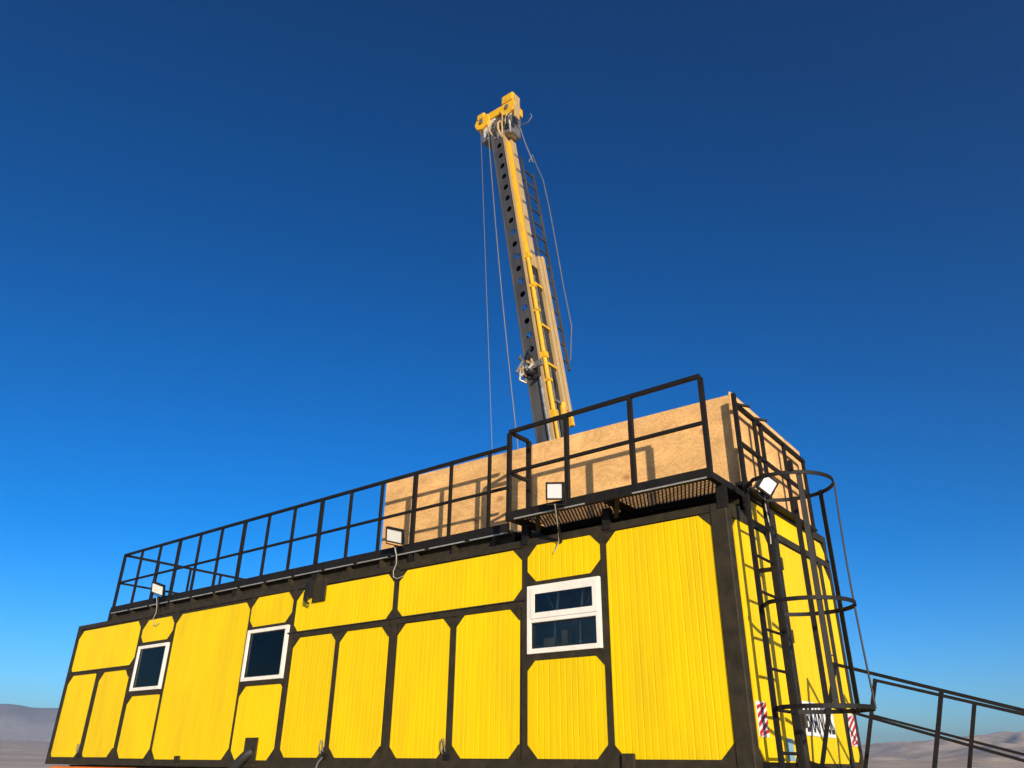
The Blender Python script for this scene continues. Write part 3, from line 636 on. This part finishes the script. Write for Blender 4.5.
# ------------------------------------------------------------------ floodlights
def floodlight(head, aim, wall, size, label, cable, roll=0):
    """head = centre, aim = facing direction, wall = foot of the arm, cable = pts"""
    t = thing('floodlight', wall, label, 'floodlight', 'floodlights along the roof edge')
    a = Vector(aim).normalized(); s_ = a.cross(Vector((0, 0, 1))).normalized(); u_ = s_.cross(a); s_, u_ = s_*math.cos(R(roll))+u_*math.sin(R(roll)), u_*math.cos(R(roll))-s_*math.sin(R(roll)); h = Vector(head); W, H = size
    def T(x, y, z): return tuple(h+s_*x+u_*y+a*z)
    def bx(x0, x1, y0, y1, z0, z1):
        k = MB().box((x0, y0, z0), (x1, y1, z1)); k.v = [T(*v) for v in k.v]; return k
    build(bx(-W/2, W/2, -H/2, H/2, -.035, .0), 'housing', 'black_plastic', t, bevel=.006)
    bz = MB()
    for q in ((-W/2, -W/2+.018, -H/2, H/2), (W/2-.018, W/2, -H/2, H/2), (-W/2+.018, W/2-.018, -H/2, -H/2+.018), (-W/2+.018, W/2-.018, H/2-.018, H/2)):
        k = bx(q[0], q[1], q[2], q[3], .0005, .014); o_ = len(bz.v); bz.v += k.v; bz.f += [tuple(i+o_ for i in f) for f in k.f]
    build(bz, 'bezel', 'black_plastic', t)
    build(bx(-W/2+.018, W/2-.018, -H/2+.018, H/2-.018, .0008, .008), 'diffuser', 'lamp_diffuser', t)
    build(bx(-W*.3, W*.3, -H*.3, H*.3, -.055, -.0355), 'driver_box', 'black_plastic', t)
    yk = MB(); 
    for sx in (-1, 1): yk.bar(T(sx*(W/2+.006), 0, -.02), T(sx*(W/2+.006), -H/2-.05, -.03), .008, .025)
    yk.bar(T(-W/2-.008, -H/2-.05, -.03), T(W/2+.008, -H/2-.05, -.03), .025, .01)
    build(yk, 'yoke', 'black_plastic', t)
    build(MB().tube([T(0, -H/2-.05, -.03), tuple((Vector(T(0, -H/2-.05, -.03))+Vector(wall))/2+Vector((0, -.02, 0))), wall], .016, 8), 'arm', 'rail_paint', t, smooth=True)
    build(MB().tube(cable, .0065, 7), 'cable', 'pale_cable', t, smooth=True)
    return t
floodlight((-13.22, -.16, 4.27), (.25, -.85, -.55), (-13.28, -.012, 3.89), (.26, .20), 'floodlight above the leftmost window',
           [(-13.24, -.14, 4.13), (-13.26, -.10, 4.03), (-13.34, -.04, 3.90), (-13.42, -.03, 3.80), (-13.36, -.03, 3.70), (-13.28, -.03, 3.68), (-13.20, -.02, 3.72)], 22)
floodlight((-7.36, -.17, 4.27), (.2, -.8, -.6), (-7.40, -.012, 3.88), (.25, .20), 'floodlight in front of the left end of the plywood',
           [(-7.37, -.14, 4.12), (-7.34, -.13, 4.02), (-7.37, -.09, 3.92), (-7.46, -.05, 3.84), (-7.47, -.03, 3.77), (-7.40, -.03, 3.74), (-7.28, -.03, 3.76)], 18)
floodlight((-4.58, -.47, 4.25), (.15, -.95, -.28), (-4.83, -.012, 3.83), (.21, .19), 'bright floodlight hung before the overhanging platform',
           [(-4.60, -.45, 4.11), (-4.66, -.34, 4.03), (-4.76, -.16, 3.92), (-4.84, -.04, 3.84), (-4.88, -.03, 3.77), (-4.93, -.02, 3.72)], 8)
floodlight((-2.60, .46, 4.17), (.75, -.62, -.25), (-2.72, .585, 4.10), (.18, .18), 'tilted floodlight at the top of the caged ladder',
           [(-2.66, .50, 4.08), (-2.68, .54, 3.98), (-2.68, .58, 3.8), (-2.69, .57, 3.6)], 32)

# ------------------------------------------------------------------ drill mast
TILT = R(9.15)
ms = thing('drill_mast', (-5.815, 1.6, 4.165), 'tall leaning drilling mast with a yellow head rising behind the plywood', 'mast', rot=(0, -TILT, 0))
LB = dict(parent=ms, local=True)
HX, HY = .145, .15; Z1 = 8.45
def holed_plate(y0, y1, zs, zend, z0, r=.057, seg=12):
    """vertical plate (local xz) with round holes at (hx, z)"""
    mb = MB(); n = seg
    cells = []; zc = z0
    for z in zs:
        lo, hi = z-.12, z+.12
        if lo > zc+1e-6: cells.append((zc, lo, None))
        cells.append((lo, hi, z)); zc = hi
    if zc < zend: cells.append((zc, zend, None))
    hx = .0
    for lo, hi, z in cells:
        if z is None: mb.box((-HX, y0, lo), (HX, y1, hi)); continue
        k = len(mb.v); ring = []; outr = []
        for i in range(n):
            t = 2*math.pi*(i+.5)/n; c, s = math.cos(t), math.sin(t); ring.append((hx+r*c, z+r*s))
            q = min((HX/abs(c)) if abs(c) > 1e-6 else 9, (.12/abs(s)) if abs(s) > 1e-6 else 9)
            outr.append((q*c, z+q*s))
        for y in (y0, y1):
            mb.v += [(a, y, b) for a, b in ring]+[(a, y, b) for a, b in outr]
            cs = [(HX, z+.12), (-HX, z+.12), (-HX, z-.12), (HX, z-.12)]; mb.v += [(a, y, b) for a, b in cs]
        N_ = 2*n+4
        for off in (0, N_):
            for i in range(n):
                j = (i+1) % n; a, b = outr[i], outr[j]; f = [k+off+i, k+off+n+i]
                ea = abs(abs(a[0])-HX) < 1e-6; eb = abs(abs(b[0])-HX) < 1e-6
                if ea != eb:
                    sx = 1 if (a[0] if ea else b[0]) > 0 else -1; sz = 1 if (b[1] if ea else a[1]) > z else -1
                    f.append(k+off+2*n+{(1, 1): 0, (-1, 1): 1, (-1, -1): 2, (1, -1): 3}[(sx, sz)])
                f += [k+off+n+j, k+off+j]; mb.f.append(tuple(f))
        for i in range(n): j = (i+1) % n; mb.f.append((k+i, k+j, k+N_+j, k+N_+i))
        for a, b in ((0, 1), (1, 2), (2, 3), (3, 0)): mb.f.append((k+2*n+a, k+2*n+b, k+N_+2*n+b, k+N_+2*n+a))
    return mb
hz = [3.30+.275*i for i in range(18)]
build(holed_plate(-HY, -HY+.012, hz, Z1, .06), 'front_plate', 'mast_grey', **LB)
build(holed_plate(HY-.012, HY, hz, Z1, .06), 'back_plate', 'mast_grey', **LB)
build(MB().box((-HX, -HY+.013, .06), (-HX+.012, HY-.013, 3.1)), 'side_plate', 'mast_grey', **LB)
build(MB().box((-HX, -HY+.013, 6.45), (-HX+.012, HY-.013, Z1)), 'side_plate', 'mast_grey', **LB)
for k in range(6): build(MB().box((-HX, -HY+.013, 3.42+.55*k), (-HX+.012, HY-.013, 3.70+.55*k)), 'batten_plate', 'mast_grey', **LB)
build(MB().box((HX-.012, -HY+.013, .06), (HX, HY-.013, Z1)), 'side_plate', 'mast_tan', **LB)
build(MB().box((-.5, -.4, .0), (.5, .5, .06)), 'base_plate', 'roof_steel', **LB)
build(MB().tube([(-HX, -HY-.004, .1), (-HX, -HY-.004, Z1-.1)], .012, 8), 'edge_bead', 'mast_grey', **LB)
build(MB().box((HX-.03, -HY-.016, .1), (HX+.012, -HY-.001, Z1-.05)), 'wear_strip', 'mast_tan', **LB)
# upper right-hand face: yellow channel and tan guide
build(MB().box((HX+.001, -.125, 5.05), (HX+.03, -.01, 8.0)), 'yellow_channel', 'mast_yellow', **LB)
build(MB().box((HX+.001, .0, 5.0), (HX+.045, .145, 8.15)), 'guide_plate', 'mast_tan', **LB)
# feed cylinder, lower half
cy = build(MB().tube([(HX+.05, -.11, 2.0), (HX+.05, -.11, 5.2)], .036, 16), 'feed_cylinder', 'mast_yellow', smooth=True, **LB)
for z, hh in ((1.98, .14), (2.62, .05), (3.05, .11), (3.95, .04), (4.45, .06), (5.08, .10)): build(MB().box((HX+.001, -.155, z), (HX+.10, -.055, z+hh)), 'cylinder_clamp', 'mast_yellow', cy, local=True, bevel=.01)
build(MB().tube([(HX+.05, -.11, .1), (HX+.05, -.11, 2.0)], .026, 12), 'cylinder_rod', 'mast_yellow', smooth=True, **LB)
for (dx, dy, z0, z1, mt_) in ((.03, .20, 2.25, 5.32, 'mast_tan'), (.03, .315, 2.15, 5.38, 'mast_tan')):
    build(MB().box((HX-.03+dx, dy, z0), (HX+.05+dx, dy+.075, z1)), 'guide_rail', mt_, bevel=.012, **LB)
build(MB().box((HX-.035, HY+.001, 1.6), (HX-.02, .305, 5.1)), 'dark_gap_plate', 'black_rubber', **LB)  # two black sheets stand in for the shaded interior between cylinder and rails
build(MB().box((HX+.0005, -.06, 1.6), (HX+.006, HY, 5.0)), 'dark_gap_plate', 'black_rubber', **LB)
for z in (2.3, 2.9, 3.5, 4.2, 4.9): build(MB().box((HX-.04, HY+.16, z), (HX+.02, .42, z+.07)), 'rail_bracket', 'machine_steel', **LB)
build(MB().tube([(HX+.03, .16, 2.05), (HX+.05, .17, 2.18), (HX+.06, .17, 2.34)], .055, 12), 'cylinder_end', 'mast_yellow', smooth=True, **LB)
build(MB().tube([(HX-.05, -HY-.02, .1), (HX-.05, -HY-.02, 2.85)], .026, 12), 'chrome_rod', 'machine_steel', smooth=True, **LB)
# collar with hydraulic fittings
co = build(MB().box((-HX-.03, -HY-.05, 2.91), (HX+.04, -HY-.002, 3.02)).box((-HX-.05, -HY-.04, 2.76), (-HX-.001, HY, 2.98)), 'collar', 'machine_steel', bevel=.01, **LB)
build(MB().tube([(-HX-.06, -HY-.09, 2.86), (-.06, -HY-.09, 2.90), (HX-.10, -HY-.08, 2.97)], .024, 10), 'valve_block', 'light_patch', co, local=True, smooth=True)
rnd = random.Random(3)
for k in range(9):
    x = rnd.uniform(-HX-.1, HX-.05); z = 2.74+rnd.uniform(0, .4)
    build(MB().tube([(x, -HY-.02, z), (x+rnd.uniform(-.05, .05), -HY-.11, z+rnd.uniform(-.06, .06)), (x+rnd.uniform(-.14, .16), -HY-.08, z+rnd.uniform(-.15, .2)), (x+rnd.uniform(-.05, .05), -HY-.01, z+rnd.uniform(-.2, .25))], rnd.choice((.014, .02, .026)), 8), 'hose', rnd.choice(('black_rubber', 'machine_steel', 'mast_tan')), co, local=True, smooth=True)
# narrow ladder on the far side
ml = build(MB().bar((.13, .35, 3.25), (.13, .35, 7.95), .04).bar((.13, .69, 3.2), (.13, .69, 7.75), .04), 'mast_ladder', 'mast_grey', **LB)
z = 3.35
while z < 7.7:
    build(MB().tube([(.13, .35, z), (.13, .69, z)], .018, 7), 'rung', 'mast_grey', ml, local=True); z += .33
for z in (3.6, 4.6, 5.9, 7.3): build(MB().bar((.13, HY, z), (.13, .35, z), .03), 'ladder_bracket', 'mast_grey', **LB)
# hose bundle, rods and clamps down the right-hand side
rnd2 = random.Random(11)
for k in range(5):
    y0 = -.03+.042*k; pts = [(HX+.03+rnd2.uniform(-.008, .012), y0+rnd2.uniform(-.014, .014), z_) for z_ in [1.0+.42*q for q in range(10)]]
    build(MB().tube(pts, rnd2.choice((.012, .016, .02)), 8), 'hose', rnd2.choice(('black_rubber', 'black_rubber', 'machine_steel')), smooth=True, **LB)
for z_ in (1.45, 2.3, 2.95, 3.7, 4.55): build(MB().box((HX+.004, -.05, z_), (HX+.075, .17, z_+.045)), 'hose_clamp', rnd2.choice(('mast_yellow', 'machine_steel')), bevel=.006, **LB)
for (y0, z0, z1) in ((.185, 1.3, 2.5), (.30, 2.0, 2.9)): build(MB().box((HX+.02, y0, z0), (HX+.10, y0+.06, z0+.16)), 'yellow_bracket', 'mast_yellow', bevel=.01, **LB)
for k in range(7):
    z_ = 5.3+k*.4; build(MB().box((HX+.046, .01, z_), (HX+.056, .13, z_+.05)), 'stiffener', 'machine_steel', **LB)
# hoses at the foot
build(MB().tube([(.40, .3, .06), (.42, .3, 1.2), (.50, .28, 1.62), (.66, .22, 1.68), (.82, .16, 1.45), (.88, .12, .06)], .035, 10), 'hydraulic_hose', 'black_rubber', smooth=True, **LB)
build(MB().tube([(.33, .2, .06), (.34, .2, 1.75)], .05, 12), 'hose_stub', 'machine_steel', smooth=True, **LB)
# head: the crown block is level along the world x axis
hd = bpy.data.objects.new('crown_block', None); hd.empty_display_size = .2; C.objects.link(hd); hd.parent = ms; hd.location = (0.075, 0, Z1+.29); hd.rotation_euler = (0, TILT, 0)
HB = dict(parent=hd, local=True)
def boss(x, y, z, r, ht, n=8):
    k = MB().tube([(x, y-ht/2, z), (x, y+ht/2, z)], r, n); return k
build(MB().box((-.36, -.185, .0), (.36, .18, .19)), 'cross_beam', 'mast_yellow', bevel=.02, **HB)
for x in (-.36, .27):
    build(boss(x, -.12, .03, .19, .18), 'sheave_housing', 'mast_yellow', bevel=.015, **HB)
    build(boss(x, -.225, .03, .045, .03, 12), 'axle_nut', 'machine_steel', **HB)
build(MB().box((.14, -.235, .14), (.42, .0, .34)), 'lug', 'mast_yellow', bevel=.03, **HB)
build(MB().box((-.48, -.232, .10), (-.29, -.02, .25)), 'lug', 'mast_yellow', bevel=.03, **HB)
build(MB().box((.425, -.20, -.30), (.46, -.05, .26)), 'end_plate', 'mast_tan', bevel=.01, **HB)
build(boss(-.05, -.08, -.12, .17, .06, 24), 'sheave', 'machine_steel', **HB)
build(boss(.10, .05, -.16, .17, .06, 24), 'sheave', 'machine_steel', **HB)
build(MB().prism([(-.34, -.36), (-.10, -.20), (-.06, .03), (-.22, .03), (-.36, -.16)], lambda p: (p[0], -.16, p[1]), lambda p: (p[0], .0, p[1])), 'cover', 'light_patch', bevel=.012, **HB)
build(MB().box((-.40, -.14, -.44), (-.16, .10, -.20)), 'roller_bracket', 'machine_steel', bevel=.01, **HB)
build(MB().box((-.12, -.17, -.56), (.34, .14, -.06)), 'head_frame', 'machine_steel', bevel=.015, **HB)
for k in range(14):
    x = rnd.uniform(-.12, .34); y = -.19; z = rnd.uniform(-.35, -.05)
    build(MB().tube([(x, y+.04, z+.12), (x+rnd.uniform(-.05, .05), y-.03, z), (x+rnd.uniform(-.06, .06), y-.02, z-.14), (x+rnd.uniform(-.03, .03), y+.05, z-.3)], rnd.choice((.012, .018, .024)), 7), 'fitting', rnd.choice(('black_rubber', 'machine_steel', 'mast_tan', 'light_patch')), smooth=True, **HB)
build(MB().tube([(.36, .0, -.28), (.46, .02, -.36), (.58, .05, -.34), (.66, .06, -.24), (.64, .05, -.16)], .008, 7), 'loose_cable', 'wire_steel', smooth=True, **HB)
build(boss(.28, -.14, -.40, .09, .10, 14), 'guide_roller', 'black_rubber', **HB)
# ropes that run down from the head
def rope(p0, p1, r, sag=0, mt_='wire_steel', n=10, ax=(1, 0, 0)):
    p0 = Vector(p0); p1 = Vector(p1); pts = [tuple(p0.lerp(p1, i/n)+Vector(ax)*sag*math.sin(math.pi*i/n)) for i in range(n+1)]
    inv = (Matrix.Translation(Vector((-5.815, 1.6, 4.165))) @ Matrix.Rotation(-TILT, 4, 'Y')).inverted()
    mb = MB().tube(pts, r, 6); mb.v = [tuple(inv @ Vector(v)) for v in mb.v]
    return build(mb, 'wire_rope', mt_, smooth=True, **LB)
rope((-7.52, 1.40, 12.70), (-6.93, 1.40, 4.25), .005)
rope((-7.32, 1.38, 12.60), (-6.32, 1.38, 4.25), .009, -.05)
def free_rope(pts, r):
    inv = (Matrix.Translation(Vector((-5.815, 1.6, 4.165))) @ Matrix.Rotation(-TILT, 4, 'Y')).inverted()
    mb = MB().tube(pts, r, 6); mb.v = [tuple(inv @ Vector(v)) for v in mb.v]
    return build(mb, 'slack_rope', 'wire_steel', smooth=True, **LB)
free_rope([(-6.86, 1.62, 12.9), (-6.87, 1.75, 12.75), (-6.75, 1.80, 12.21), (-6.66, 1.95, 11.75)], .010)
free_rope([(-6.95, 2.20, 12.1), (-6.90, 2.25, 12.3), (-6.81, 2.25, 11.99), (-6.65, 2.25, 11.53), (-6.52, 2.25, 10.82), (-6.38, 2.25, 9.9), (-6.23, 2.25, 8.89), (-6.12, 2.28, 8.15), (-6.20, 2.34, 7.55)], .010)

# ------------------------------------------------------------------ haze: the air around the whole place
HAZE = 0.00013
if HAZE:
    k = MB().box((-9400, -9400, -14), (9400, 9400, 310))
    hm = bpy.data.materials.new('haze'); hm.use_nodes = True; n = hm.node_tree.nodes; n.clear()
    o_ = n.new('ShaderNodeOutputMaterial'); v = n.new('ShaderNodeVolumePrincipled'); v.inputs['Color'].default_value = (.84, .92, 1.0, 1)
    v.inputs['Density'].default_value = HAZE; v.inputs['Anisotropy'].default_value = .45
    hm.node_tree.links.new(v.outputs[0], o_.inputs['Volume']); MATS['haze'] = hm
    h = build(k, 'haze', 'haze'); tag(h, 'thin pale haze in the air over the steppe', None, kind='stuff')
